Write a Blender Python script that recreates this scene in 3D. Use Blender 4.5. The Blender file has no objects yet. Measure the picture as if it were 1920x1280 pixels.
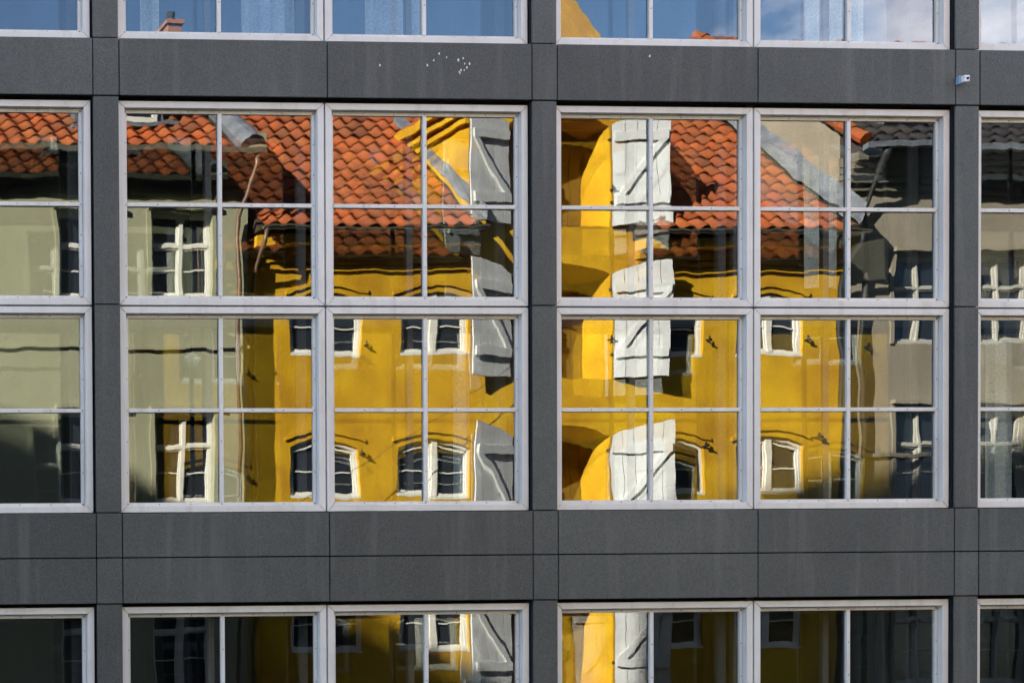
import bpy, bmesh, math, random
from mathutils import Vector, Matrix
random.seed(7)
C = bpy.context.scene.collection
SC = bpy.context.scene

# ------------------------------------------------------------------ camera
FPX, DIST, CAMZ = 2750.0, 10.0, 1.7          # focal length in photo pixels, metres to the facade, eye height
RX, RY, RZ = [math.radians(a) for a in (1.003, -3.394, -0.797)]
PX, PY = -617.9, 1344.0                        # principal point (the photograph is a rectified, shifted view)
def _rot():
    c, s = math.cos, math.sin
    X = Matrix(((1,0,0),(0,c(RX),-s(RX)),(0,s(RX),c(RX))))
    Y = Matrix(((c(RY),0,s(RY)),(0,1,0),(-s(RY),0,c(RY))))
    Z = Matrix(((c(RZ),-s(RZ),0),(s(RZ),c(RZ),0),(0,0,1)))
    return Z @ Y @ X
ROT = _rot()
cam = bpy.data.cameras.new('camera'); camo = bpy.data.objects.new('camera', cam); C.objects.link(camo)
r0, r1, r2 = ROT[0], ROT[1], ROT[2]
w_ = lambda v: Vector((v[0], v[2], -v[1]))
right, up, back = w_(r0), -w_(r1), -w_(r2)
M = Matrix(((right.x, up.x, back.x, 0), (right.y, up.y, back.y, -DIST), (right.z, up.z, back.z, CAMZ), (0,0,0,1)))
camo.matrix_world = M
cam.sensor_fit = 'HORIZONTAL'; cam.sensor_width = 36.0
cam.lens = FPX * 36.0 / 1920.0
cam.shift_x = (960 - PX) / 1920.0
cam.shift_y = (PY - 640) / 1920.0
cam.clip_start = 0.05; cam.clip_end = 3000
SC.camera = camo

# ------------------------------------------------------------------ sky, sun, exposure
SUN_X, SUN_Z = 1.9, 1.1
SUN = Vector((-SUN_X, 1.0, SUN_Z)).normalized()   # direction towards the sun: behind the office block, from the left
wd = bpy.data.worlds.new('World'); SC.world = wd; wd.use_nodes = True
nt = wd.node_tree; nt.nodes.clear()
sky = nt.nodes.new('ShaderNodeTexSky'); sky.sky_type = 'NISHITA'; sky.sun_disc = False
sky.sun_elevation = math.asin(SUN.z); sky.sun_rotation = math.atan2(SUN.x, SUN.y)
sky.air_density = 0.9; sky.dust_density = 0.3; sky.ozone_density = 3.5
tc = nt.nodes.new('ShaderNodeTexCoord')
mp = nt.nodes.new('ShaderNodeMapping'); mp.inputs['Scale'].default_value = (1.0, 1.0, 2.2); mp.inputs['Location'].default_value = (5.9, 3.7, 1.6)
nz = nt.nodes.new('ShaderNodeTexNoise'); nz.inputs['Scale'].default_value = 4.2; nz.inputs['Detail'].default_value = 7; nz.inputs['Roughness'].default_value = .58
rp = nt.nodes.new('ShaderNodeValToRGB'); rp.color_ramp.elements[0].position = .52; rp.color_ramp.elements[1].position = .66
mx = nt.nodes.new('ShaderNodeMix'); mx.data_type = 'RGBA'
mx.inputs[7].default_value = (9.0, 9.0, 10.2, 1)
bg = nt.nodes.new('ShaderNodeBackground'); bg.inputs['Strength'].default_value = 0.06
wo = nt.nodes.new('ShaderNodeOutputWorld')
nt.links.new(tc.outputs['Generated'], mp.inputs[0]); nt.links.new(mp.outputs[0], nz.inputs['Vector'])
nt.links.new(nz.outputs[0], rp.inputs[0]); nt.links.new(rp.outputs[0], mx.inputs[0])
nt.links.new(sky.outputs[0], mx.inputs[6]); nt.links.new(mx.outputs[2], bg.inputs[0]); nt.links.new(bg.outputs[0], wo.inputs[0])
sl = bpy.data.lights.new('sun', 'SUN'); sl.energy = 5.0; sl.angle = math.radians(.55); sl.color = (1.0, .955, .87)
so = bpy.data.objects.new('sun', sl); C.objects.link(so); so.location = (-10, 8, 30)
so.rotation_euler = SUN.to_track_quat('Z', 'Y').to_euler()
SC.view_settings.view_transform = 'Standard'; SC.view_settings.look = 'None'
SC.view_settings.exposure = 3.25; SC.view_settings.gamma = 1.0; SC.view_settings.use_curve_mapping = False
SC.cycles.max_bounces = 10; SC.cycles.glossy_bounces = 6; SC.cycles.transparent_max_bounces = 16
SC.cycles.transmission_bounces = 6; SC.cycles.diffuse_bounces = 4
SC.cycles.use_denoising = True
SC.cycles.caustics_reflective = False; SC.cycles.caustics_refractive = False

# ------------------------------------------------------------------ helpers
def U(px, py, d):
    """photo pixel -> (x, z) on the plane d metres behind the glass (the mirror image's side)"""
    v = ROT.transposed() @ Vector(((px-PX)/FPX, (py-PY)/FPX, 1.0))
    k = (DIST + d) / v[2]
    return v[0]*k, CAMZ - v[1]*k
def UX(px, d, py=600): return U(px, py, d)[0]
def UZ(py, d, px=960): return U(px, py, d)[1]

class MB:
    def __init__(s): s.v = []; s.f = []
    def poly(s, pts):
        n = len(s.v); s.v += [tuple(p) for p in pts]; s.f.append(list(range(n, n+len(pts)))); return s
    def box(s, x0, x1, y0, y1, z0, z1):
        n = len(s.v)
        s.v += [(x,y,z) for z in (z0,z1) for y in (y0,y1) for x in (x0,x1)]
        s.f += [[n+a for a in q] for q in ((0,2,3,1),(4,5,7,6),(0,1,5,4),(2,6,7,3),(0,4,6,2),(1,3,7,5))]; return s
    def prism(s, pts, vec):
        """closed prism: polygon pts extruded along vec"""
        n = len(s.v); k = len(pts); vec = Vector(vec)
        s.v += [tuple(p) for p in pts] + [tuple(Vector(p)+vec) for p in pts]
        s.f.append([n+i for i in range(k)][::-1]); s.f.append([n+k+i for i in range(k)])
        for i in range(k): j = (i+1) % k; s.f.append([n+i, n+j, n+k+j, n+k+i])
        return s
    def tube(s, path, r, seg=8):
        path = [Vector(p) for p in path]; n0 = len(s.v)
        for i, p in enumerate(path):
            a = path[max(i-1,0)]; b = path[min(i+1,len(path)-1)]; t = (b-a).normalized()
            u = t.cross(Vector((0,1,0.01))).normalized(); w = t.cross(u).normalized()
            for k in range(seg):
                q = 2*math.pi*k/seg; s.v.append(tuple(p + r*(math.cos(q)*u + math.sin(q)*w)))
        for i in range(len(path)-1):
            for k in range(seg):
                a = n0+i*seg+k; b = n0+i*seg+(k+1) % seg; s.f.append([a, b, b+seg, a+seg])
        s.f.append([n0+k for k in range(seg)]); s.f.append([n0+(len(path)-1)*seg+k for k in range(seg)]); return s
    def add(s, verts, faces, mat=None):
        n = len(s.v); s.v += [tuple(mat @ Vector(v)) if mat else tuple(v) for v in verts]; s.f += [[n+i for i in q] for q in faces]; return s
    def mesh(s, name, mat, smooth=False, bevel=0, recalc=True):
        me = bpy.data.meshes.new(name); me.from_pydata(s.v, [], s.f)
        bm = bmesh.new(); bm.from_mesh(me)
        if recalc: bmesh.ops.recalc_face_normals(bm, faces=bm.faces)
        if bevel: bmesh.ops.bevel(bm, geom=list(bm.edges), offset=bevel, segments=1, affect='EDGES', profile=.7)
        if smooth:
            for fc in bm.faces: fc.smooth = True
        bm.to_mesh(me); bm.free(); me.materials.append(mat); return me
    def build(s, name, mat, parent=None, **k):
        return link(name, s.mesh(name, mat, **k), parent)
def link(name, me, parent=None, loc=None, mat=None):
    o = bpy.data.objects.new(name, me); C.objects.link(o)
    if parent is not None: o.parent = parent
    if loc is not None: o.location = loc
    if mat is not None: o.matrix_local = mat
    return o
def empty(name, loc=(0,0,0)):
    o = bpy.data.objects.new(name, None); C.objects.link(o); o.location = loc; return o
def tag(o, label, cat, group=None):
    o['label'] = label; o['category'] = cat
    if group: o['group'] = group
    return o
def kind(o, k): o['kind'] = k; return o

# ------------------------------------------------------------------ materials
def mat_new(name):
    m = bpy.data.materials.new(name); m.use_nodes = True; n = m.node_tree; n.nodes.clear()
    out = n.nodes.new('ShaderNodeOutputMaterial'); return m, n, out
def N(n, t, **k):
    x = n.nodes.new(t)
    for a, b in k.items(): setattr(x, a, b)
    return x
def noise(n, vec, scale, detail=4, rough=.55, stretch=None):
    if stretch:
        mpn = N(n, 'ShaderNodeMapping'); mpn.inputs['Scale'].default_value = stretch; n.links.new(vec, mpn.inputs[0]); vec = mpn.outputs[0]
    x = N(n, 'ShaderNodeTexNoise'); x.inputs['Scale'].default_value = scale; x.inputs['Detail'].default_value = detail; x.inputs['Roughness'].default_value = rough
    n.links.new(vec, x.inputs['Vector']); return x
def mixc(n, fac, a, b, mode='MIX'):
    x = N(n, 'ShaderNodeMix', data_type='RGBA', blend_type=mode)
    for i, s in ((0,fac),(6,a),(7,b)):
        if hasattr(s, 'links') or hasattr(s, 'is_linked'): n.links.new(s, x.inputs[i])
        elif i == 0: x.inputs[0].default_value = s
        else: x.inputs[i].default_value = (*s, 1)
    return x.outputs[2]
def ramp(n, src, lo, hi, a=0.0, b=1.0):
    x = N(n, 'ShaderNodeMapRange'); x.inputs[1].default_value = lo; x.inputs[2].default_value = hi; x.inputs[3].default_value = a; x.inputs[4].default_value = b
    n.links.new(src, x.inputs[0]); return x.outputs[0]
def surface(name, base, dark=None, scale=2.0, amount=.5, fine=60, fine_amt=.25, rough=.75, bump=.25, bump_scale=80, bump_dist=.004,
            streak=0.0, streak_col=(.1,.09,.07), spec=.4, metallic=0.0, island=None, light=None, objvar=0):
    m, n, out = mat_new(name)
    g = N(n, 'ShaderNodeNewGeometry'); P = g.outputs['Position']
    d = dark or tuple(c*.6 for c in base)
    a = noise(n, P, scale, 5).outputs[0]
    col = mixc(n, ramp(n, a, .35, .7, 0, amount), base, d)
    if light: 
        l = noise(n, P, scale*.37+.2, 3).outputs[0]; col = mixc(n, ramp(n, l, .5, .75, 0, .6), col, light)
    fz = noise(n, P, fine, 2, .7).outputs[0]
    k = ramp(n, fz, .3, .7, 1-fine_amt, 1+fine_amt*.6)
    vm = N(n, 'ShaderNodeVectorMath', operation='SCALE'); n.links.new(col, vm.inputs[0]); n.links.new(k, vm.inputs['Scale']); col = vm.outputs[0]
    if objvar:
        oi2 = N(n, 'ShaderNodeObjectInfo'); kv = ramp(n, oi2.outputs['Random'], 0, 1, 1-objvar, 1+objvar)
        vm2 = N(n, 'ShaderNodeVectorMath', operation='SCALE'); n.links.new(col, vm2.inputs[0]); n.links.new(kv, vm2.inputs['Scale']); col = vm2.outputs[0]
    if streak:
        s = noise(n, P, 3.0, 4, .6, stretch=(3.2,3.2,.22)).outputs[0]
        col = mixc(n, ramp(n, s, .52, .75, 0, streak), col, streak_col)
    if island:
        oi = N(n, 'ShaderNodeObjectInfo'); add = N(n, 'ShaderNodeMath', operation='ADD'); fr = N(n, 'ShaderNodeMath', operation='FRACT')
        n.links.new(oi.outputs['Random'], add.inputs[0]); n.links.new(g.outputs['Random Per Island'], add.inputs[1]); n.links.new(add.outputs[0], fr.inputs[0])
        cr = N(n, 'ShaderNodeValToRGB'); el = cr.color_ramp.elements
        el[0].position = 0; el[0].color = (*island[0],1); el[1].position = 1; el[1].color = (*island[-1],1)
        for i, c in enumerate(island[1:-1]): e = el.new((i+1)/(len(island)-1)); e.color = (*c,1)
        n.links.new(fr.outputs[0], cr.inputs[0]); col = mixc(n, .72, col, cr.outputs[0])
        col = mixc(n, ramp(n, noise(n, P, 22, 4).outputs[0], .48, .75, 0, .45), col, tuple(c*.45 for c in base))
    if island:
        col = mixc(n, ramp(n, noise(n, P, 1.1, 6, .65).outputs[0], .45, .72, 0, .6), col, (.07,.05,.03))
    b = N(n, 'ShaderNodeBsdfPrincipled'); n.links.new(col, b.inputs['Base Color'])
    b.inputs['Roughness'].default_value = rough; b.inputs['Metallic'].default_value = metallic
    b.inputs['Specular IOR Level'].default_value = spec
    if bump:
        bn = N(n, 'ShaderNodeBump'); bn.inputs['Strength'].default_value = bump; bn.inputs['Distance'].default_value = bump_dist
        n.links.new(noise(n, P, bump_scale, 4, .65).outputs[0], bn.inputs['Height']); n.links.new(bn.outputs[0], b.inputs['Normal'])
    n.links.new(b.outputs[0], out.inputs[0]); return m
def glass(name, refl, tint, wob, seed, trans=(.82,.86,.84)):
    """float glass with a reflective coat; its surface undulates slightly (slope noise in m/m)"""
    m, n, out = mat_new(name)
    g = N(n, 'ShaderNodeNewGeometry'); P = g.outputs['Position']
    off = N(n, 'ShaderNodeVectorMath', operation='ADD'); off.inputs[1].default_value = (seed*3.1, seed*7.7, seed*1.9); n.links.new(P, off.inputs[0])
    acc = g.outputs['Normal']
    for sc_, amp, st in ((1.5, wob*1.0, (1,1,1)), (4.2, wob*1.25, (1.5,1,.55)), (11.0, wob*.5, (1.3,1,.5))):
        z = noise(n, off.outputs[0], sc_, 1, .4, stretch=st)
        sub = N(n, 'ShaderNodeVectorMath', operation='SUBTRACT'); sub.inputs[1].default_value = (.5,.5,.5); n.links.new(z.outputs['Color'], sub.inputs[0])
        scl = N(n, 'ShaderNodeVectorMath', operation='SCALE'); scl.inputs['Scale'].default_value = amp; n.links.new(sub.outputs[0], scl.inputs[0])
        ad = N(n, 'ShaderNodeVectorMath', operation='ADD'); n.links.new(acc, ad.inputs[0]); n.links.new(scl.outputs[0], ad.inputs[1]); acc = ad.outputs[0]
    nm = N(n, 'ShaderNodeVectorMath', operation='NORMALIZE'); n.links.new(acc, nm.inputs[0])
    gl = N(n, 'ShaderNodeBsdfGlossy'); gl.inputs['Roughness'].default_value = 0.0; gl.inputs['Color'].default_value = (*tint,1); n.links.new(nm.outputs[0], gl.inputs['Normal'])
    tr = N(n, 'ShaderNodeBsdfTransparent'); tr.inputs['Color'].default_value = (*trans,1)
    mxs = N(n, 'ShaderNodeMixShader')
    dirt = ramp(n, noise(n, P, 6, 5, .6, stretch=(1,1,.35)).outputs[0], .3, .75, refl*1.04, refl*.9)
    n.links.new(dirt, mxs.inputs[0])
    n.links.new(tr.outputs[0], mxs.inputs[1]); n.links.new(gl.outputs[0], mxs.inputs[2]); n.links.new(mxs.outputs[0], out.inputs[0]); return m

PANEL = surface('grey_panel', (.090,.096,.088), (.062,.067,.062), scale=1.3, amount=.7, fine=240, fine_amt=.75, rough=.62, bump=.3, bump_scale=300, bump_dist=.001, streak=.55, streak_col=(.125,.128,.118), spec=.35, objvar=.16)
FRAME = surface('pale_frame_paint', (.70,.69,.655), (.52,.505,.47), scale=3, amount=.5, fine=240, fine_amt=.14, rough=.42, bump=.08, bump_scale=200, bump_dist=.001, streak=.4, streak_col=(.36,.33,.27), spec=.45)
GASKET = surface('dark_gasket', (.012,.011,.016), rough=.8, bump=0)
SCREW = surface('screw_steel', (.12,.12,.12), rough=.4, metallic=.6, bump=0)
CARCASS = surface('dark_carcass', (.03,.03,.032), rough=.9, bump=0)
ROOM = surface('room_wall', (.07,.068,.06), rough=.9, bump=0)
ROOMDARK = surface('room_floor', (.08,.075,.07), rough=.8, bump=0)
CURTAIN = surface('curtain_cloth', (.62,.62,.66), (.45,.45,.52), scale=5, amount=.6, rough=.9, bump=.2, bump_scale=40)
INNER = surface('inner_frame_paint', (.09,.085,.08), rough=.6, bump=0)
CHIP = surface('white_chip', (.8,.82,.8), rough=.7, bump=0)
GLASS = [glass('window_glass_%d' % i, .128, (.98,.985,.96), .0028, i+1) for i in range(4)]
GLASSIN = glass('inner_glass', .06, (.96,.97,.95), .0022, 9)
YELLOW = surface('yellow_limewash', (.64,.37,.004), (.42,.205,.003), scale=1.4, amount=1.0, fine=35, fine_amt=.2, rough=.9, bump=.5, bump_scale=14, bump_dist=.012, streak=.5, streak_col=(.38,.19,.006), light=(.78,.52,.01))
CREAM = surface('cream_plaster', (.345,.345,.225), (.27,.27,.17), scale=.9, amount=.7, fine=40, fine_amt=.1, rough=.92, bump=.35, bump_scale=12, bump_dist=.01, streak=.2, streak_col=(.23,.23,.15))
BEIGE = surface('beige_plaster', (.30,.265,.195), (.21,.185,.14), scale=.9, amount=.8, fine=40, fine_amt=.12, rough=.92, bump=.4, bump_scale=10, bump_dist=.012, streak=.25, streak_col=(.13,.115,.09))
DARKTRIM = surface('dark_cornice_paint', (.10,.098,.07), rough=.8, bump=.2)
BEIGETRIM = surface('grey_brown_cornice', (.17,.155,.115), rough=.85, bump=.2)
WHITE = surface('white_window_paint', (.74,.73,.66), (.6,.58,.5), scale=6, amount=.5, fine=90, fine_amt=.1, rough=.5, bump=.1)
SHUTW = surface('white_shutter_paint', (.60,.61,.60), (.46,.47,.47), scale=4, amount=.6, fine=70, fine_amt=.12, rough=.6, bump=.25, bump_scale=30, streak=.3, streak_col=(.40,.40,.39))
GREYP = surface('grey_white_paint', (.50,.49,.43), rough=.6, bump=.1)
PANE = surface('old_dark_pane', (.022,.027,.036), rough=.06, bump=.5, bump_scale=4, bump_dist=.004, fine_amt=0, spec=.5)
TILE = surface('red_clay_tile', (.36,.085,.018), (.25,.052,.012), scale=2, amount=.6, fine=50, fine_amt=.25, rough=.85, bump=.4, bump_scale=50, bump_dist=.006,
               island=[(.10,.026,.010),(.36,.085,.018),(.24,.05,.012),(.46,.125,.025),(.17,.045,.016),(.36,.10,.03),(.42,.085,.014),(.28,.055,.012)])
TILEDARK = surface('black_glazed_tile', (.028,.027,.03), rough=.45, bump=.3, island=[(.016,.016,.018),(.04,.038,.04),(.025,.025,.028)])
LEAD = surface('lead_sheet', (.24,.26,.285), (.12,.135,.16), scale=4, amount=.9, fine=25, fine_amt=.25, rough=.45, bump=.5, bump_scale=14, bump_dist=.015, spec=.5, metallic=.3)
IRON = surface('black_iron', (.02,.02,.02), rough=.6, bump=0)
ZINC = surface('brown_painted_pipe', (.20,.13,.085), rough=.45, bump=.1, metallic=.4)
WOOD = surface('dark_door_wood', (.055,.04,.03), rough=.7, bump=.3)
OCHRE = surface('ochre_door_paint', (.22,.13,.012), (.12,.07,.01), scale=3, amount=.8, rough=.7, bump=.3)
BRICK = surface('chimney_brick', (.36,.17,.10), rough=.9, bump=.4, bump_scale=40)
ASPHALT = surface('asphalt', (.05,.05,.052), (.035,.035,.036), scale=1.5, fine=120, fine_amt=.35, rough=.9, bump=.5, bump_scale=120)
PAVE = surface('granite_paving', (.26,.25,.235), (.19,.185,.18), scale=3, fine=80, fine_amt=.25, rough=.9, bump=.4)
TOWER = surface('grey_upper_wall', (.10,.11,.115), rough=.7, bump=.2)

# ------------------------------------------------------------------ ground
WALL = -14.0                                     # the yellow house's front stands here, facing the office block
kind(MB().box(-400, 400, -400, 400, -.5, 0).build('street', ASPHALT), 'structure')
kind(MB().box(-30, 50, -2.2, 0.3, 0.001, .13).build('pavement', PAVE), 'structure')
kind(MB().box(-30, 50, -14.5, -11.6, 0.001, .13).build('pavement', PAVE), 'structure')

# ================================================================== OFFICE BLOCK
X0, PW, WW = 3.5554, .1842, 1.4742
BAY = PW + 2*WW
Z_G0, Z_P2, Z_P1, Z_L, Z_M, Z_T, Z_U = .70, 2.2675, 2.5848, 2.8961, 4.3295, 5.7571, 6.1525
Z_UT = Z_U + 1.4335
BAYS = (-1, 0, 1, 2)
office = tag(empty('office_building', (5.5, 0, 0)), 'dark grey panelled office facade with square pale framed mirroring windows', 'building')
OFF = Vector((-5.5, 0, 0))
def opart(name, mb, mat, **k):
    o = mb.build(name, mat, office, **k); o.location = OFF; return o
GAP = .004
FACE, THK = -.040, .012
# spandrel and column panels, each a sheet of its own
def panel(name, xa, xb, za, zb, y=FACE):
    mb = MB().box(xa+GAP, xb-GAP, y, y+THK, za+GAP, zb-GAP)
    return opart(name, mb, PANEL, bevel=.0015)
for b in BAYS + (3,):
    x = X0 + b*BAY
    for za, zb in ((0.13, Z_G0), (Z_G0, Z_P2), (Z_P2, Z_P1), (Z_P1, Z_L), (Z_L, Z_M), (Z_M, Z_T), (Z_T, Z_U), (Z_U, Z_UT)):
        panel('column_panel', x, x+PW, za, zb, FACE + (.004 if zb-za > .5 else 0))
for b in BAYS:
    x = X0 + b*BAY + PW
    for c in (0, 1):
        for za, zb in ((.13, Z_G0), (Z_P2, Z_P1), (Z_P1, Z_L), (Z_T, Z_U)):
            panel('spandrel_panel', x+c*WW, x+(c+1)*WW, za, zb)
XA, XB = X0 - BAY, X0 + 3*BAY + PW
# load-bearing frame behind the panels
cf = MB()
for b in BAYS + (3,):
    x = X0 + b*BAY; cf.box(x+.012, x+PW-.012, .0, .30, .0, Z_UT)
for za, zb in ((0, Z_G0), (Z_P2, Z_L), (Z_T, Z_U)):
    for b in BAYS: cf.box(X0+b*BAY+PW-.012, X0+(b+1)*BAY+.012, .012, .30, za+.012, zb-.012)
for b in BAYS:
    xm = X0+b*BAY+PW+WW; cf.box(xm-.03, xm+.03, .03, .12, Z_G0, Z_UT)
    cf.box(X0+b*BAY+PW, X0+(b+1)*BAY, .032, .118, Z_M-.03, Z_M+.03)
opart('concrete_frame', cf, CARCASS)
# rooms behind
rm = MB()
for z in (-.1+.2, 2.45, 5.85, Z_UT+.06): rm.box(XA, XB, .31, 6, z, z+.12)
opart('floor_slab', rm, ROOMDARK)
rw = MB().box(XA, XB, 6.0, 6.2, 0, Z_UT+.1)
for b in BAYS + (3,): rw.box(X0+b*BAY+.04, X0+b*BAY+.14, .31, 5.99, 0.22, 2.44); rw.box(X0+b*BAY+.04, X0+b*BAY+.14, .31, 5.99, 2.58, 5.84); rw.box(X0+b*BAY+.04, X0+b*BAY+.14, .31, 5.99, 5.98, Z_UT+.05)
opart('room_wall', rw, ROOM)
# the storeys above (out of the picture): unseen, their roof line stepped to shape the shadow across the street
shade = [(-400,700),(-50,770),(150,840),(235,1060),(540,1085),(680,1130),(720,1400),(1212,1400),(1235,1100),(1300,1000),(1390,930),(1690,848),(1900,800),(2200,760)]
line = []
for px, py in shade:
    x, z = U(px, py, 14.0); line.append((x-SUN_X*14, z+SUN_Z*14))
line = [q for q in line if q[0] < XA-.1]; ztop = line[-1][1]
opart('upper_wall', MB().box(XA, XB, -.02, 5, Z_UT+.19, ztop), TOWER)
opart('shadow_wing', MB().prism([(x,-.021,z) for x,z in [(-45,0),(-45,line[0][1])]+line+[(XA,ztop),(XA,0)]], (0,2.5,0)), TOWER)  # unseen wing added as sun blocker, its top traced back from the wanted shadow edge
opart('far_wing', MB().box(XB, 34, -.02, 6, 0, ztop-.01), TOWER)

# ---- window: outer frame members, beads, bars, panes
FW, BW, MW = .045, .023, .028
def frame_bars(w, h, a, b, y0, y1, gap=.0012):
    """four mitred bars of a rectangular ring from inset a to inset b"""
    o = [(a,a),(w-a,a),(w-a,h-a),(a,h-a)]; i = [(b,b),(w-b,b),(w-b,h-b),(b,h-b)]
    out = []
    for k in range(4):
        j = (k+1) % 4
        p, q, r, s = Vector(o[k]), Vector(o[j]), Vector(i[j]), Vector(i[k])
        t = (q-p).normalized()*gap
        pts = [p+t, q-t, r-t, s+t]
        out.append(MB().prism([(v[0], y0, v[1]) for v in pts], (0, y1-y0, 0)))
    return out
def window_meshes(w, h):
    g = dict(w=w, h=h)
    e = .006
    ring = MB()
    for m_ in frame_bars(w, h, .008, .070, .040, .066, 0): ring.add(m_.v, m_.f)
    g['window'] = ring.mesh('window', GASKET)
    g['frame_bar'] = [m_.mesh('frame_bar', FRAME, bevel=.0012) for m_ in frame_bars(w, h, e, e+FW, .0, .045, .0018)]
    a = e+FW+.003; g['bead'] = [m_.mesh('glazing_bead', FRAME) for m_ in frame_bars(w, h, a, a+BW, .034, .052, .0012)]
    q = a+BW
    g['bar_v'] = MB().box(w/2-MW/2, w/2+MW/2, .028, .048, q, h-q).mesh('muntin', FRAME, bevel=.002)
    g['bar_h'] = [MB().box(x0, x1, .029, .0475, h/2-MW/2, h/2+MW/2).mesh('muntin', FRAME, bevel=.002) for x0, x1 in ((q, w/2-MW/2-.0006), (w/2+MW/2+.0006, w-q))]
    sc_ = MB()
    def scr(x, z, y): 
        sc_.prism([(x+.0042*math.cos(t*math.pi/3), y, z+.0042*math.sin(t*math.pi/3)) for t in range(6)], (0, .003, 0))
    c_ = a+BW/2
    for i in range(7):
        t = .07 + (w-.14)*i/6
        scr(t, c_, .0325); scr(t, h-c_, .0325); 
        tz = .07 + (h-.14)*i/6; scr(c_, tz, .0325); scr(w-c_, tz, .0325)
    for i in range(1, 6):
        if i != 3: scr(.07+(w-.14)*i/6, h/2, .0275); scr(w/2, .07+(h-.14)*i/6, .0265)
    g['screw'] = sc_.mesh('screw', SCREW)
    g['q'] = q
    return g
WM = {}
def pane_mesh(w, h, mat):
    return MB().poly([(0,0,0),(w,0,0),(w,0,h),(0,0,h)]).mesh('pane', mat, recalc=False)
# small settings of the inner casements: tilt about x and z (radians) gives each its own ghost image
TILT = {(0,1):(-.008,.05),(3,1):(-.008,-.03),(0,2):(-.008,.014),(1,2):(-.012,.004),(2,2):(-.014,-.008),(3,2):(-.013,.001),(1,1):(-.006,-.006),(2,1):(-.009,-.004)}
def window(x, z, w, h, key, inner=True):
    k = round(h, 3)
    if k not in WM: WM[k] = window_meshes(w, h)
    g = WM[k]
    o = link('window', g['window'], office, OFF + Vector((x, 0, z)))
    for m_ in g['frame_bar']: link('frame_bar', m_, o)
    for m_ in g['bead']: link('glazing_bead', m_, o)
    link('muntin', g['bar_v'], o)
    for m_ in g['bar_h']: link('muntin', m_, o)
    kind(link('screw', g['screw'], o), 'stuff')
    q = g['q']; pw, ph = w/2-q, h/2-q
    rr = random.Random(hash(key) % 1000 + 5)
    for i in (0, 1):
        for j in (0, 1):
            pm = MB().poly([(-pw/2,0,-ph/2),(pw/2,0,-ph/2),(pw/2,0,ph/2),(-pw/2,0,ph/2)]).mesh('pane', GLASS[(key[0]+key[1]+i+2*j) % 4], recalc=False)
            p = link('pane', pm, o, ((w/2-pw/2) if i == 0 else (w/2+pw/2), .045, (h/2-ph/2) if j == 0 else (h/2+ph/2)))
            p.rotation_euler = (rr.uniform(-.0007,.0007), 0, rr.uniform(-.0007,.0007))
    if inner:
        tx, tz = TILT.get(key, (rr.uniform(-.012,-.006), rr.uniform(-.012,.012)))
        yi = .24; e = .03; f = .085
        ring = MB()
        for m_ in frame_bars(w, h, e, f, yi-.02, yi+.02, 0): ring.add(m_.v, m_.f)
        ring.box(w/2-.022, w/2+.022, yi-.018, yi+.018, f, h-f)
        link('inner_frame', ring.mesh('inner_frame', INNER), o)
        iw, ih = w/2-f-.022, h-2*f
        for i in (0, 1):
            pm = MB().poly([(-iw/2,0,-ih/2),(iw/2,0,-ih/2),(iw/2,0,ih/2),(-iw/2,0,ih/2)]).mesh('inner_pane', GLASSIN, recalc=False)
            p = link('inner_pane', pm, o, (f+iw/2 if i == 0 else w-f-iw/2, yi, h/2)); p.rotation_euler = (tx, 0, tz)
    return o
for b in BAYS:
    for c in (0, 1):
        x = X0 + b*BAY + PW + c*WW
        if (b, c) in ((-1, 0), (2, 1)): pass
        col = b*2 + c
        window(x, Z_G0, WW, Z_P2-Z_G0-.014, (col, 0))
        window(x, Z_L, WW, Z_M-Z_L, (col, 1))
        window(x, Z_M, WW, Z_T-Z_M-.014, (col, 2))
        window(x, Z_U, WW, Z_UT-Z_U, (col, 3))
# flecks of white on one spandrel
ch = MB()
for px, py, s in ((712,123,4),(801,123,3.5),(813,114,3),(823,101,3),(837,108,2.5),(859,113,4),(868,110,3),(871,120,2.6),(875,127,4),(880,120,3.4),(870,132,3),(864,132,3.4),(861,135,3),(862,138,2.6),(1218,106,3.4)):
    x, z = U(px, py, FACE); r = s/2/275
    ch.prism([(x+r*math.cos(t*math.pi/3)*random.uniform(.6,1.1), FACE-.0035, z+1.7*r*math.sin(t*math.pi/3)*random.uniform(.6,1.1)) for t in range(6)], (0,.003,0))
kind(opart('paint_fleck', ch, CHIP), 'stuff')
# small surveillance camera on the right-hand column
cx, cz = U(1803, 151, -.06)
sec = tag(empty('security_camera', (cx, FACE+.001, cz)), 'tiny white surveillance camera on the upper right grey column', 'camera')
MB().box(-.026, -.004, -.03, 0, -.028, .03).build('mount', surface('blue_grey_plastic', (.25,.36,.46), bump=0), sec, bevel=.003)
bd = MB().box(-.010, .032, -.055, -.02, -.022, .026).build('housing', CHIP, sec, bevel=.005)
MB().prism([(.012+.009*math.cos(t*math.pi/5), -.059, .002+.009*math.sin(t*math.pi/5)) for t in range(10)], (0,.006,0)).build('lens', GASKET, sec)

# globe lamp hanging inside the lower left window
lx, lz = U(359, 676, .75)
lamp = tag(empty('pendant_lamp', (lx, .75, lz)), 'small grey globe lamp hanging behind the glass over the cream house reflection', 'lamp')
gl_ = MB(); ns, nr = 12, 8
for i in range(nr):
    for k in range(ns):
        P4 = [(.058*math.sin(math.pi*a/nr)*math.cos(2*math.pi*b/ns), .058*math.sin(math.pi*a/nr)*math.sin(2*math.pi*b/ns), .058*math.cos(math.pi*a/nr)) for a, b in ((i,k),(i+1,k),(i+1,k+1),(i,k+1))]
        gl_.poly(P4)
gl_.build('globe', surface('opal_glass', (.7,.7,.7), rough=.4, bump=0), lamp, smooth=True)
MB().tube([(0,0,.05),(0,0,.5),(0,0,5.84-lz)], .004, 6).build('cord', GASKET, lamp)
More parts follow.
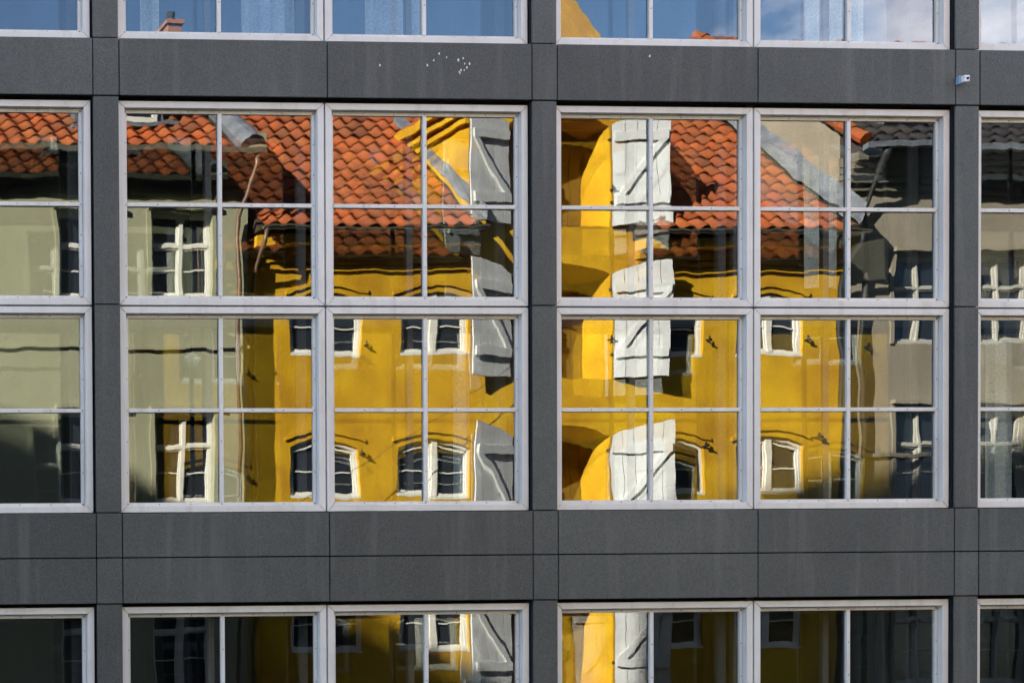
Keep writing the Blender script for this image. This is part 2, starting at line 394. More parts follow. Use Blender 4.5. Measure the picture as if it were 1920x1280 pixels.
# curtains hanging inside the upper storey
def curtain(pa, pb, label, mat, d=.42, z0=Z_U-.05, z1=Z_UT):
    xa, xb = UX(pa, d, 40), UX(pb, d, 40); n = max(6, int((xb-xa)/.02)); mb = MB(); amp = .02
    ys = [d + amp*math.sin(i*1.15) + .006*math.sin(i*2.9+pa) for i in range(n+1)]
    for i in range(n):
        x0_, x1_ = xa+(xb-xa)*i/n, xa+(xb-xa)*(i+1)/n
        mb.poly([(x0_,ys[i],z0),(x1_,ys[i+1],z0),(x1_,ys[i+1],z1),(x0_,ys[i],z1)])
    o = mb.build('curtain', mat, None, smooth=True, recalc=False)
    return tag(o, label, 'curtain', 'curtains behind the glass')
CUR2 = surface('white_blind_cloth', (.78,.80,.82), rough=.9, bump=0)
curtain(452, 552, 'grey curtain behind the upper left window beside its middle bar', CURTAIN)
curtain(684, 792, 'broad grey curtain inside the top window left of the middle column', CURTAIN)
curtain(1506, 1578, 'white curtain left of the bar in the top right window', CUR2)
curtain(1592, 1620, 'narrow white curtain right of the bar in the top right window', CUR2)
def low_curtain(pa, pb, py0, py1, label):
    return curtain(pa, pb, label, CUR2, .55, UZ(py1,.55,pa), UZ(py0,.55,pa))
low_curtain(1508, 1572, 292, 540, 'white curtain behind the window that mirrors the beige gable wall')
low_curtain(846, 880, 660, 935, 'narrow white curtain behind the window left of the middle column')
low_curtain(1850, 1895, 640, 935, 'white curtain behind the rightmost window of the lower row')
curtain(262, 300, 'narrow grey curtain at the left edge of the upper left window', CURTAIN)

# ================================================================== shared builders for the old houses across the street
def arch(xa, xb, zb, rise, n=9):
    """points of a segmental arch from left springing to right springing; crown at zb"""
    if rise <= 0: return [(xa, zb), (xb, zb)]
    pts = []
    for i in range(n):
        t = i/(n-1); pts.append((xa+(xb-xa)*t, zb-rise+rise*(1-(2*t-1)**2)))
    return pts
def wall_open(mb, x0, x1, z0, z1, y, ops, depth, deep=(), depth2=0):
    dep = [depth]*len(ops) + [depth2]*len(deep); ops = list(ops) + list(deep)
    xs = sorted({x0, x1, *[v for o in ops for v in o[:2]]}); zs = sorted({z0, z1, *[v for o in ops for v in o[2:4]]})
    for i in range(len(xs)-1):
        for j in range(len(zs)-1):
            cx, cz = (xs[i]+xs[i+1])/2, (zs[j]+zs[j+1])/2
            if any(o[0] < cx < o[1] and o[2] < cz < o[3] for o in ops): continue
            mb.poly([(xs[i],y,zs[j]),(xs[i+1],y,zs[j]),(xs[i+1],y,zs[j+1]),(xs[i],y,zs[j+1])])
    for (xa, xb, za, zb, rise), depth in zip(ops, dep):
        ap = arch(xa, xb, zb, rise)
        if rise > 0:
            m_ = len(ap)//2
            for i in range(m_): mb.poly([(ap[i][0],y,ap[i][1]),(ap[i+1][0],y,ap[i+1][1]),(ap[i+1][0],y,zb),(ap[i][0],y,zb)][: 4 if i < m_-1 else 4])
            for i in range(m_, len(ap)-1): mb.poly([(ap[i][0],y,ap[i][1]),(ap[i+1][0],y,ap[i+1][1]),(ap[i+1][0],y,zb),(ap[i][0],y,zb)])
        loop = [(xa, za)] + ap + [(xb, za)]
        for i in range(len(loop)):
            p, q = loop[i], loop[(i+1) % len(loop)]
            mb.poly([(p[0],y,p[1]),(q[0],y,q[1]),(q[0],y-depth,q[1]),(p[0],y-depth,p[1])])
def ring_prism(mb, outer, inner, y0, y1):
    """ring between two open polylines with the same count (closed as loops)"""
    k = len(outer)
    for i in range(k):
        j = (i+1) % k
        mb.prism([(outer[i][0],y0,outer[i][1]),(outer[j][0],y0,outer[j][1]),(inner[j][0],y0,inner[j][1]),(inner[i][0],y0,inner[i][1])], (0,y1-y0,0))
def old_window(house, off, xa, xb, za, zb, rise, y, bars, transom=None, fw=.07, mull=.13, sash=.045, TR=.035, paint=None, b_=.12):
    """casement window in an opening: frame, mullion, two sashes with bars and panes; y is its front face"""
    paint = paint or WHITE
    ap = arch(xa, xb, zb, rise); loop = [(xa, za)] + ap + [(xb, za)]
    def inset(d, bot): 
        api = arch(xa+d, xb-d, zb-d, rise); return [(xa+d, za+bot)] + api + [(xb-d, za+bot)]
    fr = MB(); ring_prism(fr, loop, inset(fw, b_), y-.07, y)
    xm = (xa+xb)/2
    fr.box(xm-mull/2, xm+mull/2, y-.07, y+.012, za+b_-.01, zb-fw+.0)
    if transom: fr.box(xa+fw, xm-mull/2, y-.07, y+.01, transom-TR, transom+TR); fr.box(xm+mull/2, xb-fw, y-.07, y+.01, transom-TR, transom+TR)
    fr.box(xa+.002, xb-.002, y-.06, y+.05, za+.003, za+.05)
    o = fr.build('window', paint, house); o.location = off
    zsegs = [(za+b_, zb-fw-rise)] if not transom else [(za+b_, transom-TR), (transom+TR, zb-fw-rise)]
    def sub(name, mb, mat):
        s_ = mb.build(name, mat, o); return s_
    for sx0, sx1 in ((xa+fw, xm-mull/2), (xm+mull/2, xb-fw)):
        for si, (s0, s1) in enumerate(zsegs):
            top = si == len(zsegs)-1
            t1 = s1 + (rise*.75 if top else 0)
            pts = [(sx0, s0), (sx1, s0), (sx1, s1+(0 if sx1 > xm else rise*.8) if top else s1), (sx0, s1+(rise*.8 if sx0 > xm else 0) if top else s1)]
            c = Vector((sum(p[0] for p in pts)/4, sum(p[1] for p in pts)/4))
            inn = [(p[0]+(sash if p[0] < c.x else -sash), p[1]+(sash if p[1] < c.y else -sash)) for p in pts]
            sm = MB(); ring_prism(sm, pts, inn, y-.055, y-.012); sub('sash', sm, paint)
            sub('pane', MB().prism([(p[0], y-.045, p[1]) for p in inn], (0,-.006,0)), PANE)
            nb = bars if (not transom or si == 0) else 0
            for k in range(nb):
                zz = s0 + (s1-s0)*(k+1)/(nb+1)+.02; sub('glazing_bar', MB().box(sx0+sash, sx1-sash, y-.05, y-.02, zz-.012, zz+.012), paint)
    return o
TW, TG = .285, .325
def tile_geom(w=TW, l=.40, amp=.044, th=.03):
    n = 7; xs = [-w*.54 + w*1.08*i/(n-1) for i in range(n)]
    h = [amp*math.sin(2*math.pi*(x/w)+.6) for x in xs]
    v = []; f = []
    for x, z in zip(xs, h): v.append((x, 0, z+.055))
    for x, z in zip(xs, h): v.append((x, l, z+.004))
    for x, z in zip(xs, h): v.append((x, 0.002, z+.055-th))
    for i in range(n-1): f.append([i, i+1, n+i+1, n+i]); f.append([2*n+i, 2*n+i+1, i+1, i])
    return v, f
TV, TF = tile_geom()
def tiled_roof(roof, x0, x1, dz, y_e, z_e, pitch, length, mat, skip=None, singles=300, seen=None):
    """rows of pantiles on a slope rising away from the street; the nearest as parts, the rest joined"""
    es = Vector((0, -math.cos(pitch), math.sin(pitch))); n_ = Vector((0, math.sin(pitch), math.cos(pitch)))
    ex = Vector((1,0,0))
    base = Matrix((( ex.x, es.x, n_.x, 0),(ex.y, es.y, n_.y, 0),(ex.z, es.z, n_.z, 0),(0,0,0,1)))
    me = bpy.data.meshes.new('tile'); me.from_pydata(TV, [], TF); me.materials.append(mat)
    for p in me.polygons: p.use_smooth = True
    rest = MB(); cnt = 0
    rows = int(length/TG); cols = int((x1-x0)/TW)
    for r in range(rows):
        for c in range(cols):
            x = x0 + (c+.5)*TW
            p = Vector((x, y_e, z_e)) + es*(r*TG)
            if skip and skip(p): continue
            j = Matrix.Rotation(random.uniform(-.03,.03), 4, 'Z') @ Matrix.Rotation(random.uniform(-.02,.02), 4, 'X')
            m_ = Matrix.Translation(p + n_*random.uniform(0,.008)) @ base @ j
            if cnt < singles and (seen is None or seen(p)):
                link('tile', me, roof, mat=roof.matrix_local.inverted() @ m_ if False else m_); cnt += 1
            else: rest.add(TV, TF, m_)
    if rest.v: kind(rest.build('roof_tiles', mat, roof, smooth=True, recalc=False), 'stuff')
def pipe(name, path, r, mat, house, off):
    o = MB().tube(path, r).build(name, mat, house, smooth=True); o.location = off; return o

# ================================================================== YELLOW WAREHOUSE
dW = -WALL
yx0, yx1 = UX(472, dW), UX(1592, dW)
yh = tag(empty('yellow_warehouse', (0, 0, 0)), 'sunlit yellow warehouse with red tiled roof and white hatch shutters, mirrored in the windows', 'building')
YO = Vector((0,0,0))
def ypart(name, mb, mat, **k): return mb.build(name, mat, yh, **k)
d_e = dW - .44
z_e = UZ(424, d_e); P_Y = math.radians(45)
z_c = z_e - .10                                   # top of the wall under the eaves
ops = []
cols = [(549,680),(752,884),(1203,1328),(1388,1513)]
rows = [(546,664),(820,930),(1104,1220)]
for a, b in cols:
    for t, s in rows: ops.append((UX(a,dW), UX(b,dW), UZ(s,dW), UZ(t,dW), .15))
hx0, hx1 = UX(962,dW), UX(1152,dW)
hatch = [(UZ(420,dW), UZ(203,dW)), (UZ(706,dW), UZ(488,dW)), (UZ(1000,dW), UZ(792,dW)), (UZ(1288,dW), UZ(1080,dW))]
hop = [(hx0, hx1, a, b, .22) for a, b in hatch]
w = MB(); wall_open(w, yx0, yx1, 0, z_c, WALL, ops, .30, hop[1:], .75)
ypart('wall', w, YELLOW)
# gabled hatch bay rising flush with the wall through the eaves
gx0, gx1 = UX(890,dW), UX(1194,dW); gz = UZ(176,dW); gap_ = UZ(-36,dW); gm = (gx0+gx1)/2
g = MB(); wall_open(g, gx0, gx1, z_c, gz, WALL, hop[:1], .75)
g.poly([(gx0,WALL,gz),(gx1,WALL,gz),(gm,WALL,gap_)])
dback = d_e + (gz - z_e)/math.tan(P_Y) + .3
for x in (gx0, gx1): g.poly([(x,WALL,z_c),(x,-dback,z_c),(x,-dback,gz),(x,WALL,gz)])
ypart('gable_wall', g, YELLOW)
# closed doors deep in the hatches, plank by plank
for xa, xb, za, zb, ri in hop:
    dr = ypart('hatch_door', MB().box(xa-.05, xb+.05, WALL-.80, WALL-.752, za-.05, zb+.02), OCHRE)
    for k in range(8):
        bw = (xb-xa)/8; MB().box(xa+k*bw+.006, xa+(k+1)*bw-.006, WALL-.751, WALL-.72, za, zb-.01).build('plank', OCHRE, dr)
# rear and side walls, dark interior
ypart('rear_wall', MB().box(yx0+.02, yx1-.02, WALL-9.4, WALL-9.2, 0, z_c).box(yx0, yx0+.2, WALL-9.2, WALL-.32, 0, z_c).box(yx1-.2, yx1, WALL-9.2, WALL-.32, 0, z_c), YELLOW)
# windows, hood moulds
for xa, xb, za, zb, ri in ops:
    old_window(yh, YO, xa, xb, za, zb, ri, WALL-.05, 1, mull=.10, fw=.05, sash=.034, b_=.08)
    ap = arch(xa-.10, xb+.10, zb+.10, ri+.01); ap2 = arch(xa-.10, xb+.10, zb+.17, ri+.01)
    hm = MB()
    for i in range(len(ap)-1):
        hm.prism([(ap[i][0],WALL-.01,ap[i][1]),(ap[i+1][0],WALL-.01,ap[i+1][1]),(ap2[i+1][0],WALL-.01,ap2[i+1][1]),(ap2[i][0],WALL-.01,ap2[i][1])], (0,.042,0))
    ypart('hood_mould', hm, YELLOW)
# stepped eaves cornice either side of the bay, gutter
for xa, xb in ((yx0, gx0-.02), (gx1+.02, yx1)):
    c = MB()
    for k, (pr, za, zb) in enumerate(((.05,.52,.43),(.09,.41,.33),(.13,.31,.19),(.34,.18,.02))):
        c.box(xa+.001*k, xb-.001*k, WALL-.02, WALL+pr, z_c-za+.02, z_c-zb+.02-.001)
    ypart('cornice', c, YELLOW)
    gt = MB(); gp = [(.045*math.cos(math.pi*t/6+math.pi), .055*math.sin(math.pi*t/6+math.pi)) for t in range(7)]
    gt.prism([(xa, -d_e+.06+a, z_e-.01+b) for a, b in gp] + [(xa,-d_e+.06+.03,z_e-.01),(xa,-d_e+.06,z_e-.04),(xa,-d_e+.06-.03,z_e-.01)], (xb-xa,0,0))
    ypart('gutter', gt, DARKTRIM)
# main roof
L_Y = 4.5/math.cos(P_Y)
zr = z_e + 4.5*math.tan(P_Y); dr_ = d_e + 4.5
def ydeck(xa, xb):
    return [(xa,-d_e-.02,z_e-.05),(xa,-dr_,zr-.03),(xa,-dr_-4.5,z_e-.05)], (xb-xa,0,0)
rf = MB()
for xa, xb in ((yx0, gx0), (gx1, yx1)):
    rf.prism(*ydeck(xa, xb))
rf.prism([(gx0+.001,-dback+.02,z_e+.0),(gx0+.001,-dback+.02,z_e+(dback-d_e)*math.tan(P_Y)-.05),(gx0+.001,-dr_,zr-.03),(gx0+.001,-dr_-4.5,z_e-.05)], (gx1-gx0-.002,0,0))
roof = ypart('roof', rf, WOOD)
def yskip(p):
    return gx0-.06 < p.x < gx1+.06 and p.z < gz + .02
def yseen(p): return p.z < UZ(205, -p.y, 900) and not (p.x < yx0+.9 and False)
tiled_roof(roof, yx0+.02, yx1-.02, 0, -d_e, z_e, P_Y, L_Y, TILE, skip=yskip, seen=yseen)
rt = MB().tube([(yx0,-dr_,zr+.02),(gm,-dr_,zr+.03),(yx1,-dr_,zr+.02)], .12); rt.build('ridge', TILE, roof)
# lead flashings: along the bay's cheeks and along the neighbour's gable
def flashing(xa, wdt, up_, lo=0.0, hi=3.0, bulge=.05):
    mb = MB(); n = 10
    for i in range(n):
        t0, t1 = lo+(hi-lo)*i/n, lo+(hi-lo)*(i+1)/n
        def P(t, side, hgt): 
            k = random.Random(int(t*991)+int(xa*7)).uniform(-.02,.02)
            return (xa+side+k*.5, -d_e-t+.0, z_e+t*math.tan(P_Y)+hgt+k)
        mb.poly([P(t0,0,.10+bulge), P(t1,0,.10+bulge), P(t1,wdt,up_), P(t0,wdt,up_)])
        mb.poly([P(t0,0,.10+bulge), P(t1,0,.10+bulge), P(t1,-abs(wdt)*1.0,.09), P(t0,-abs(wdt)*1.0,.09)])
    return mb
ypart('flashing', flashing(gx0-.03, .02, .34, 0, dback-d_e), LEAD)
ypart('flashing', flashing(yx1-.10, .08, .42, 0, 4.4), LEAD)
# the bay's own eaves cornice, raking cornice and roof
dc = MB()
for k, (pr, za, zb) in enumerate(((.09,.46,.34),(.18,.32,.20),(.28,.18,.02))):
    dc.box(gx0-pr, gx0, -dback+.1, WALL-.001*k, gz-za, gz-zb-.001); dc.box(gx1, gx1+pr, -dback+.1, WALL-.001*k, gz-za, gz-zb-.001)
sl_ = Vector((gm-gx0, 0, gap_-gz)).normalized(); nn = Vector((-sl_.z, 0, sl_.x))
for s_ in (-1, 1):
    for pr, t0, t1 in ((.05, -.30, -.2), (.10, -.2, -.1), (.16, -.1, 0.0)):
        a = Vector((gx0-.2, 0, gz-.2*(gap_-gz)/(gm-gx0))); b = Vector((gm, 0, gap_))
        q = [a+nn*t0, b+Vector((0,0,t0/sl_.x)), b+Vector((0,0,t1/sl_.x)), a+nn*t1]
        if s_ == 1: q = [Vector((2*gm-v.x, 0, v.z)) for v in q]
        dc.prism([(v.x, WALL-.01, v.z) for v in q], (0, pr+.01, 0))
ypart('bay_cornice', dc, YELLOW)
br = MB(); ov = .16
for s_ in (-1, 1):
    a = Vector((gx0-ov, 0, gz-ov*(gap_-.75-gz)/(gm-gx0)+.02)); b = Vector((gm, 0, gap_-.75))
    q = [a, b, b+Vector((0,0,.07)), a+Vector((0,0,.07))]
    if s_ == 1: q = [Vector((2*gm-v.x, 0, v.z)) for v in q]
    br.prism([(v.x, WALL-.02, v.z) for v in q], (0, -3.6, 0))
bay_roof = ypart('bay_roof', br, TILE)
bt = MB(); gap2 = gap_-.75
sl2 = Vector((gm-gx0, 0, gap2-gz)).normalized()
for s_ in (-1, 1):
    z0_ = gz-ov*(gap2-gz)/(gm-gx0)+.06
    ln = (gm-gx0+ov)/sl2.x
    es = Vector((sl2.x*(-s_), 0, sl2.z)); n_ = Vector((sl2.z*s_, 0, sl2.x)); ex = es.cross(n_)
    base = Matrix(((ex.x,es.x,n_.x,0),(ex.y,es.y,n_.y,0),(ex.z,es.z,n_.z,0),(0,0,0,1)))
    x_e = gx0-ov if s_ == -1 else gx1+ov
    for r in range(int(ln/TG)):
        for c in range(13):
            bt.add(TV, TF, Matrix.Translation(Vector((x_e, WALL-.15-c*TW, z0_)) + es*(r*TG) + n_*.03) @ base)
kind(bt.build('roof_tiles', TILE, bay_roof, smooth=True, recalc=False), 'stuff')
# shutters
SWD = (hx1-hx0)/2
def shutter(side, za, zb, phi):
    s = -1 if side == 'l' else 1
    SW = SWD*(.93 if s < 0 else 1.0)
    hx = hx0-.02 if s < 0 else hx1+.02
    u = Vector((s*math.cos(phi), math.sin(phi), 0)); n_ = Vector((-s*math.sin(phi), math.cos(phi), 0))
    B = Matrix(((u.x, n_.x, 0, hx),(u.y, n_.y, 0, WALL+.03),(0,0,1,za),(0,0,0,1)))
    H = zb-za; ri = .22
    def top(t): q = t/SW; return H-ri+ri*(1-(1-q)**2)   # arched head: highest at the free edge
    def T(mb): m2 = MB(); m2.add(mb.v, mb.f, B); return m2
    back_ = T(MB().prism([(0,-.012,0)] + [(SW*i/6,-.012,top(SW*i/6)-.004) for i in range(7)] + [(SW,-.012,0)], (0,.012,0)))
    o = ypart('shutter', back_, ZINC)
    nb = 5
    for k in range(nb):
        a, b = SW*k/nb+.005, SW*(k+1)/nb-.005
        T(MB().prism([(a,.001,0),(b,.001,0),(b,.001,top(b)),((a+b)/2,.001,top((a+b)/2)),(a,.001,top(a))], (0,.026,0))).build('board', SHUTW, o)
    zb1, zb2 = .20*H, .76*H
    for zc in (zb1, zb2): T(MB().box(.03, SW-.045, .028, .075, zc-.075, zc+.075)).build('batten', SHUTW, o)
    a = Vector((.10, zb1+.076)); b = Vector((SW-.09, zb2-.076)); t = (b-a).normalized(); q = Vector((-t.y, t.x))*.055
    # ends cut level against the battens
    T(MB().prism([(a.x-.05,.028,a.y),(a.x+.06,.028,a.y),(b.x+.04,.028,b.y),(b.x-.07,.028,b.y)], (0,.045,0))).build('brace', SHUTW, o)
    for zc in (zb1, zb2): T(MB().box(-.05, .16, -.02, -.0125, zc-.02, zc+.02)).build('hinge_strap', IRON, o)
for i, (za, zb) in enumerate(hatch):
    shutter('l', za, zb, math.radians((13,14,16,13)[i])); shutter('r', za, zb, math.radians((15,17,20,16)[i]))
# iron hooks beside the windows
for px, py in ((688,640),(688,846),(1338,630),(1330,832),(1522,630),(1535,820),(1150,632),(1155,352)):
    x, z = U(px, py, dW-.05)
    ypart('shutter_hook', MB().box(x-.012, x+.012, WALL-.01, WALL+.12, z-.02, z+.005).prism([(x-.04,WALL+.07,z-.03),(x+.05,WALL+.07,z-.04),(x+.04,WALL+.07,z-.015),(x+.008,WALL+.07,z-.005),(x+.0,WALL+.07,z+.06),(x-.014,WALL+.07,z+.055),(x-.014,WALL+.07,z-.005)], (0,.02,0)), IRON)
# downpipes at both ends
xp = UX(481, dW-.1)
pipe('downpipe', [(xp+.02,-d_e+.06,z_e-.05),(xp+.02,-d_e+.04,z_e-.25),(xp,WALL+.12,z_e-.75),(xp,WALL+.1,z_e-1.1),(xp,WALL+.1,.1)], .034, ZINC, yh, YO)
xp = UX(1586, dW-.1)
pipe('downpipe', [(xp,-d_e+.06,z_e-.05),(xp,-d_e+.04,z_e-.2),(xp,WALL+.12,z_e-.7),(xp,WALL+.1,z_e-1.0),(xp,WALL+.1,.1)], .04, IRON, yh, YO)
# chimney on the party wall
x, _ = U(328, 50, dr_); zt = UZ(40, dr_)
chy = ypart('chimney', MB().box(x-.16, x+.14, -dr_-.2, -dr_+.2, zr-.8, zt-.12).box(x-.2, x+.18, -dr_-.24, -dr_+.24, zt-.22, zt-.15), BRICK)
MB().tube([(x-.02,-dr_,zt-.14),(x-.02,-dr_,zt-.02),(x-.01,-dr_,zt+.08)], .09).build('chimney_pot', IRON, chy)

# ================================================================== CREAM HOUSE (left)
dC = 13.72; yC = -dC
cx1 = UX(470, dC); cx0 = -9.0
chs = tag(empty('cream_house', (0,0,0)), 'cream plastered house with red roof and white casements, mirrored at the left', 'building')
CO = Vector((0,0,0))
d_c = dC - .44; zc_e = UZ(281, d_c); P_C = math.radians(40)
cz = zc_e - .08
cop = []
for k in range(-4, 1):
    xa = UX(290, dC) + k*1.60*1.0; xb = xa + (UX(402,dC)-UX(290,dC))
    for t, s in ((398,556),(768,940),(1105,1290)):
        cop.append((xa, xb, UZ(s,dC), UZ(t,dC), 0))
step_c = UX(290,dC)-UX(113,dC)
cop = []
for k in range(0, 9):
    xa = UX(290,dC) - k*step_c - (1.3 if k > 1 else 0) - (1.3 if k > 3 else 0); xb = xa + (UX(404,dC)-UX(290,dC))
    if xa < cx0+.5: break
    for t, s in ((398,556),(768,940),(1105,1290)): cop.append((xa, xb, UZ(s,dC), UZ(t,dC), 0))
w = MB(); wall_open(w, cx0, cx1, 0, cz, yC, cop, .22)
w.poly([(cx1,yC,0),(cx1,yC-8.2,0),(cx1,yC-8.2,cz),(cx1,yC-4.1,cz+3.4),(cx1,yC,cz)])
w.poly([(cx0,yC,0),(cx0,yC-8.2,0),(cx0,yC-8.2,cz),(cx0,yC-4.1,cz+3.4),(cx0,yC,cz)])
w.poly([(cx0,yC-8.2,0),(cx1,yC-8.2,0),(cx1,yC-8.2,cz),(cx0,yC-8.2,cz)])
w.build('wall', CREAM, chs)
for xa, xb, za, zb, ri in cop:
    H = zb-za
    old_window(chs, CO, xa, xb, za, zb, 0, yC-.10, 1, transom=za+H*.62, fw=.045, mull=.07, sash=.03, TR=.026, b_=.08)
    MB().box(xa-.05, xb+.05, yC-.02, yC+.10, zb+.03, zb+.10).build('hood_mould', CREAM, chs)
    rb = MB(); lo = [(xa-.07,za-.02),(xa-.07,zb+.025),(xb+.07,zb+.025),(xb+.07,za-.02)]; li = [(xa-.0005,za-.02),(xa-.0005,zb),(xb+.0005,zb),(xb+.0005,za-.02)]
    for i in (0, 2): rb.prism([(lo[i][0],yC-.01,lo[i][1]),(lo[i+1][0],yC-.01,lo[i+1][1]),(li[i+1][0],yC-.01,li[i+1][1]),(li[i][0],yC-.01,li[i][1])], (0,.03,0))
    rb.build('surround', CREAM, chs)
c = MB()
for k, (pr, za, zb) in enumerate(((.05,.56,.44),(.09,.42,.31),(.13,.29,.18),(.36,.18,.02))): c.box(cx0, cx1-.001*k, yC-.02, yC+pr, cz-za+.02, cz-zb+.019)
c.build('cornice', DARKTRIM, chs)
L_C = 4.1/math.cos(P_C); zcr = zc_e + 4.1*math.tan(P_C)
croof = MB().prism([(cx0,-d_c-.02,zc_e-.05),(cx0,-d_c-4.1,zcr-.03),(cx0,-d_c-8.2,zc_e-.05)], (cx1-cx0-.01,0,0)).build('roof', WOOD, chs)
dmx0, dmx1 = UX(136, d_c+.95, 240), UX(302, d_c+.95, 240); dmz = UZ(246, d_c+.95, 270); dmd = d_c + (dmz-zc_e)/math.tan(P_C)
def cskip(p): return dmx0-.02 < p.x < dmx1+.02 and p.z > dmz-.05 and p.z < dmz+1.1
tiled_roof(croof, cx0, cx1-.25, 0, -d_c, zc_e, P_C, L_C, TILE, skip=cskip, seen=lambda p: p.x > 5.0 and p.z < UZ(200,-p.y,300))
MB().tube([(cx0,-d_c-4.1,zcr+.02),(cx1,-d_c-4.1,zcr+.02)], .12).build('ridge', TILE, croof)
# lead-dressed verge with a plastered kneeler
es = Vector((0,-math.cos(P_C),math.sin(P_C))); n_ = Vector((0,math.sin(P_C),math.cos(P_C)))
vb = MB(); o0 = Vector((cx1-.30,-d_c+.02,zc_e+.02))
prof_ = [(0,.05),(.05,.14),(.12,.20),(.2,.21),(.32,.15),(.36,-.05),(0,-.05)]
vb.prism([tuple(o0+Vector((a,0,0))+n_*b) for a, b in prof_], es*L_C)
vb.build('verge', LEAD, chs)
MB().box(cx1-.16, cx1+.10, -d_c-.35, -d_c+.05, zc_e-.06, zc_e+.24).build('kneeler', CREAM, chs)
MB().box(cx0, cx1+.08, -d_c+.02, -d_c+.11, zc_e-.09, zc_e-.0).build('gutter', DARKTRIM, chs)
# roof dormer with lead cheeks
dm = MB(); 
dm.box(dmx0, dmx1, -dmd-1.4, -dmd, dmz, dmz+1.25)
dmo = dm.build('dormer', LEAD, chs)
ring = MB(); a0, a1 = dmx0+.10, dmx1-.13
lo = [(a0,dmz+.03),(a0,dmz+1.1),(a1,dmz+1.1),(a1,dmz+.03)]; li = [(a0+.09,dmz+.14),(a0+.09,dmz+1.0),(a1-.09,dmz+1.0),(a1-.09,dmz+.14)]
ring_prism(ring, lo, li, -dmd-.02, -dmd+.05); ring.box((a0+a1)/2-.05, (a0+a1)/2+.05, -dmd-.02, -dmd+.055, dmz+.13, dmz+1.01)
ring.build('window_frame', WHITE, dmo)
MB().box(a0+.08, a1-.08, -dmd+.002, -dmd+.012, dmz+.13, dmz+1.01).build('pane', PANE, dmo)
MB().box(dmx0-.1, dmx1+.2, -dmd-.02, -dmd+.16, dmz-.05, dmz+.015).build('apron', LEAD, dmo)
xp = UX(452, dC-.1)
pipe('downpipe', [(cx1-.02,-d_c+.06,zc_e-.08),(cx1-.03,-d_c+.05,zc_e-.25),(xp,yC+.12,zc_e-1.0),(xp,yC+.1,zc_e-1.3),(xp,yC+.1,.1)], .036, ZINC, chs, CO)
MB().box(cx0, cx1, yC-.02, yC+.05, UZ(650,dC)-.02, UZ(650,dC)+.025).build('string_course', CREAM, chs)

# ================================================================== BEIGE HOUSE (right)
dB = 14.12; yB = -dB
bx0, bx1 = yx1 + .02, 34.0
bh = tag(empty('beige_house', (0,0,0)), 'grey beige plastered house with black roof and stepped cornice, mirrored at the right', 'building')
BO = Vector((0,0,0))
d_b = dB - .5; zb_e = UZ(268, d_b, 1700); P_B = math.radians(41.8); zbt = zb_e - .06
bop = []
stp = UX(1838,dB)-UX(1684,dB)
for k in range(0, 6):
    xa = UX(1684,dB) + k*stp; xb = xa + .98
    if xb > bx1-.4: break
    for t, s in ((476,640),(762,942),(1090,1280)): bop.append((xa, xb, UZ(s,dB,1750), UZ(t,dB,1750), 0))
w = MB(); wall_open(w, bx0, bx1, 0, zbt, yB, bop, .2)
zbr = zb_e + 3.6*math.tan(P_B)
for x in (bx0, bx1): w.poly([(x,yB,0),(x,yB-6.4,0),(x,yB-6.4,zbt),(x,-d_b-3.6,zbr-.05),(x,yB,zbt+.4)])
w.poly([(bx0,yB-6.4,0),(bx1,yB-6.4,0),(bx1,yB-6.4,zbt),(bx0,yB-6.4,zbt)])
w.build('wall', BEIGE, bh)
for xa, xb, za, zb, ri in bop:
    H = zb-za
    old_window(bh, BO, xa, xb, za, zb, 0, yB-.08, 1, transom=za+H*.63, fw=.05, mull=.03, sash=.03, TR=.02, paint=GREYP, b_=.07)
    MB().box(xa-.08, xb+.08, yB-.02, yB+.12, zb+.06, zb+.13).build('hood_mould', BEIGE, bh)
    rb = MB(); lo = [(xa-.07,za-.02),(xa-.07,zb+.05),(xb+.07,zb+.05),(xb+.07,za-.02)]
    rb.box(xa-.07, xa-.001, yB-.01, yB+.03, za, zb+.05).box(xb+.001, xb+.07, yB-.01, yB+.03, za, zb+.05); rb.build('surround', BEIGE, bh)
c = MB()
for k, (pr, za, zb) in enumerate(((.08,.62,.52),(.15,.50,.41),(.22,.39,.30),(.29,.28,.19),(.40,.17,.02))):
    c.box(bx0-.02+.001*k, bx1, yB-.02, yB+pr, zbt-za+.02, zbt-zb+.02); c.box(bx0-.001*k-.0+.003, bx1, yB-.02, yB+pr-.04, zbt-za+.02-.02, zbt-za+.02)
c.build('cornice', BEIGETRIM, bh)
broof = MB().prism([(bx0+.01,-d_b-.02,zb_e-.05),(bx0+.01,-d_b-3.6,zbr-.03),(bx0+.01,-d_b-7.2,zb_e-.05)], (bx1-bx0-.02,0,0)).build('roof', WOOD, bh)
tiled_roof(broof, bx0, bx1, 0, -d_b, zb_e, P_B, 3.6/math.cos(P_B), TILEDARK, singles=0)
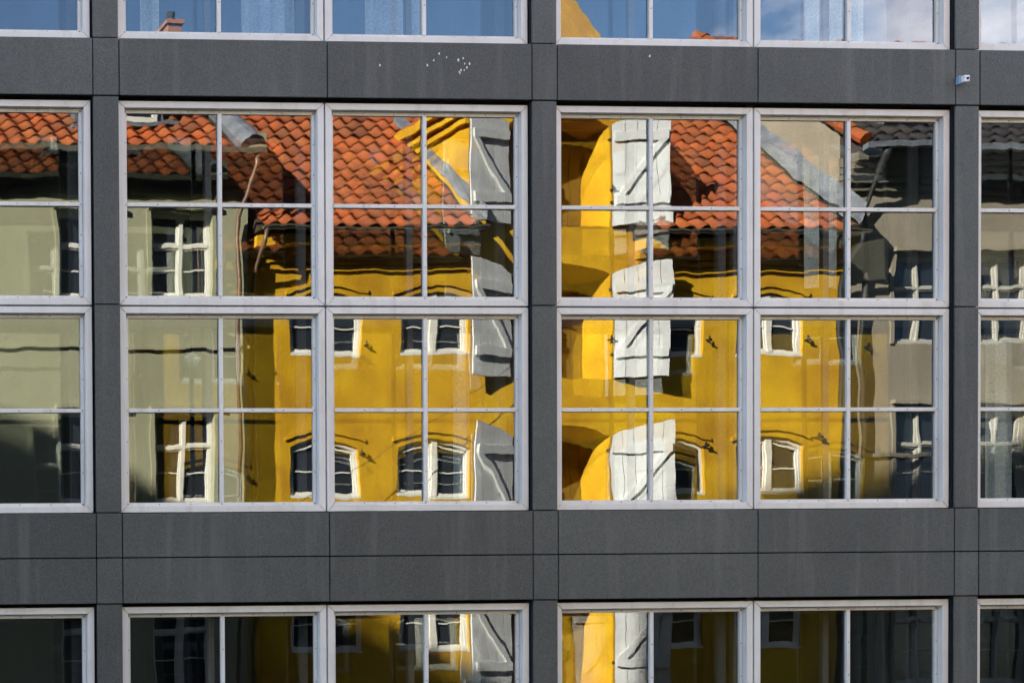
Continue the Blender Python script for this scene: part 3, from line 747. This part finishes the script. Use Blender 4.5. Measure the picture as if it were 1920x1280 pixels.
# red verge and ridge tiles
vt = MB(); es = Vector((0,-math.cos(P_B),math.sin(P_B))); n_ = Vector((0,math.sin(P_B),math.cos(P_B)))
for i in range(int(3.6/math.cos(P_B)/.3)+1):
    p = Vector((bx0-.02,-d_b+.0,zb_e+.06)) + es*(i*.3)
    vt.tube([tuple(p+n_*.05), tuple(p+es*.32+n_*.02)], .10, 8)
for i in range(int((bx1-bx0)/.4)):
    vt.tube([(bx0-.1+i*.4,-d_b-3.6,zbr+.07),(bx0+.33+i*.4,-d_b-3.6,zbr+.05)], .085, 8)
kind(vt.build('ridge_tiles', TILE, broof), 'stuff')
MB().box(bx0-.05, bx1, -d_b+.02, -d_b+.12, zb_e-.10, zb_e-.0).build('gutter', LEAD, bh)
sk0, sk1 = UX(1666,d_b+.4,240), UX(1742,d_b+.4,240); skz = UZ(237,d_b+.4,1700); skd = d_b+(skz-zb_e)/math.tan(P_B)
sko = MB(); o0 = Vector((sk0,-skd,skz))
sko.prism([tuple(o0+n_*.02), tuple(o0+n_*.14), tuple(o0+n_*.14+es*.9), tuple(o0+n_*.02+es*.9)], (sk1-sk0,0,0)); s1_ = sko.build('skylight', LEAD, bh)
MB().prism([tuple(o0+n_*.141+es*.08+Vector((.07,0,0))), tuple(o0+n_*.15+es*.08+Vector((.07,0,0))), tuple(o0+n_*.15+es*.82+Vector((.07,0,0))), tuple(o0+n_*.141+es*.82+Vector((.07,0,0)))], (sk1-sk0-.14,0,0)).build('pane', PANE, s1_)
xq, xp = UX(1655, dB-.4), UX(1625, dB-.1)
pipe('downpipe', [(xq,-d_b+.07,zb_e-.08),(xq,-d_b+.05,zb_e-.2),(xp+.1,yB+.16,zb_e-.75),(xp,yB+.12,zb_e-1.0),(xp,yB+.1,.1)], .04, IRON, bh, BO)
MB().box(bx0+.0, bx1, yB-.02, yB+.05, UZ(855,dB,1700)+.0, UZ(855,dB,1700)+.07).build('string_course', BEIGE, bh)

# ================================================================== cables strung along the fronts
for pa, pb, lab, mt in (((1010,655,13.75),(402,1035,13.45),'thin dark cable running up to the right across the yellow front', IRON),):
    a_, b_ = U(*pa), U(*pb); A = Vector((a_[0], -pa[2], a_[1])); B_ = Vector((b_[0], -pb[2], b_[1]))
    pts = [A.lerp(B_, t/8) - Vector((0,0,.10*(1-(2*t/8-1)**2))) for t in range(9)]
    tag(MB().tube(pts, .005, 6).build('cable', mt, smooth=True), lab, 'cable')
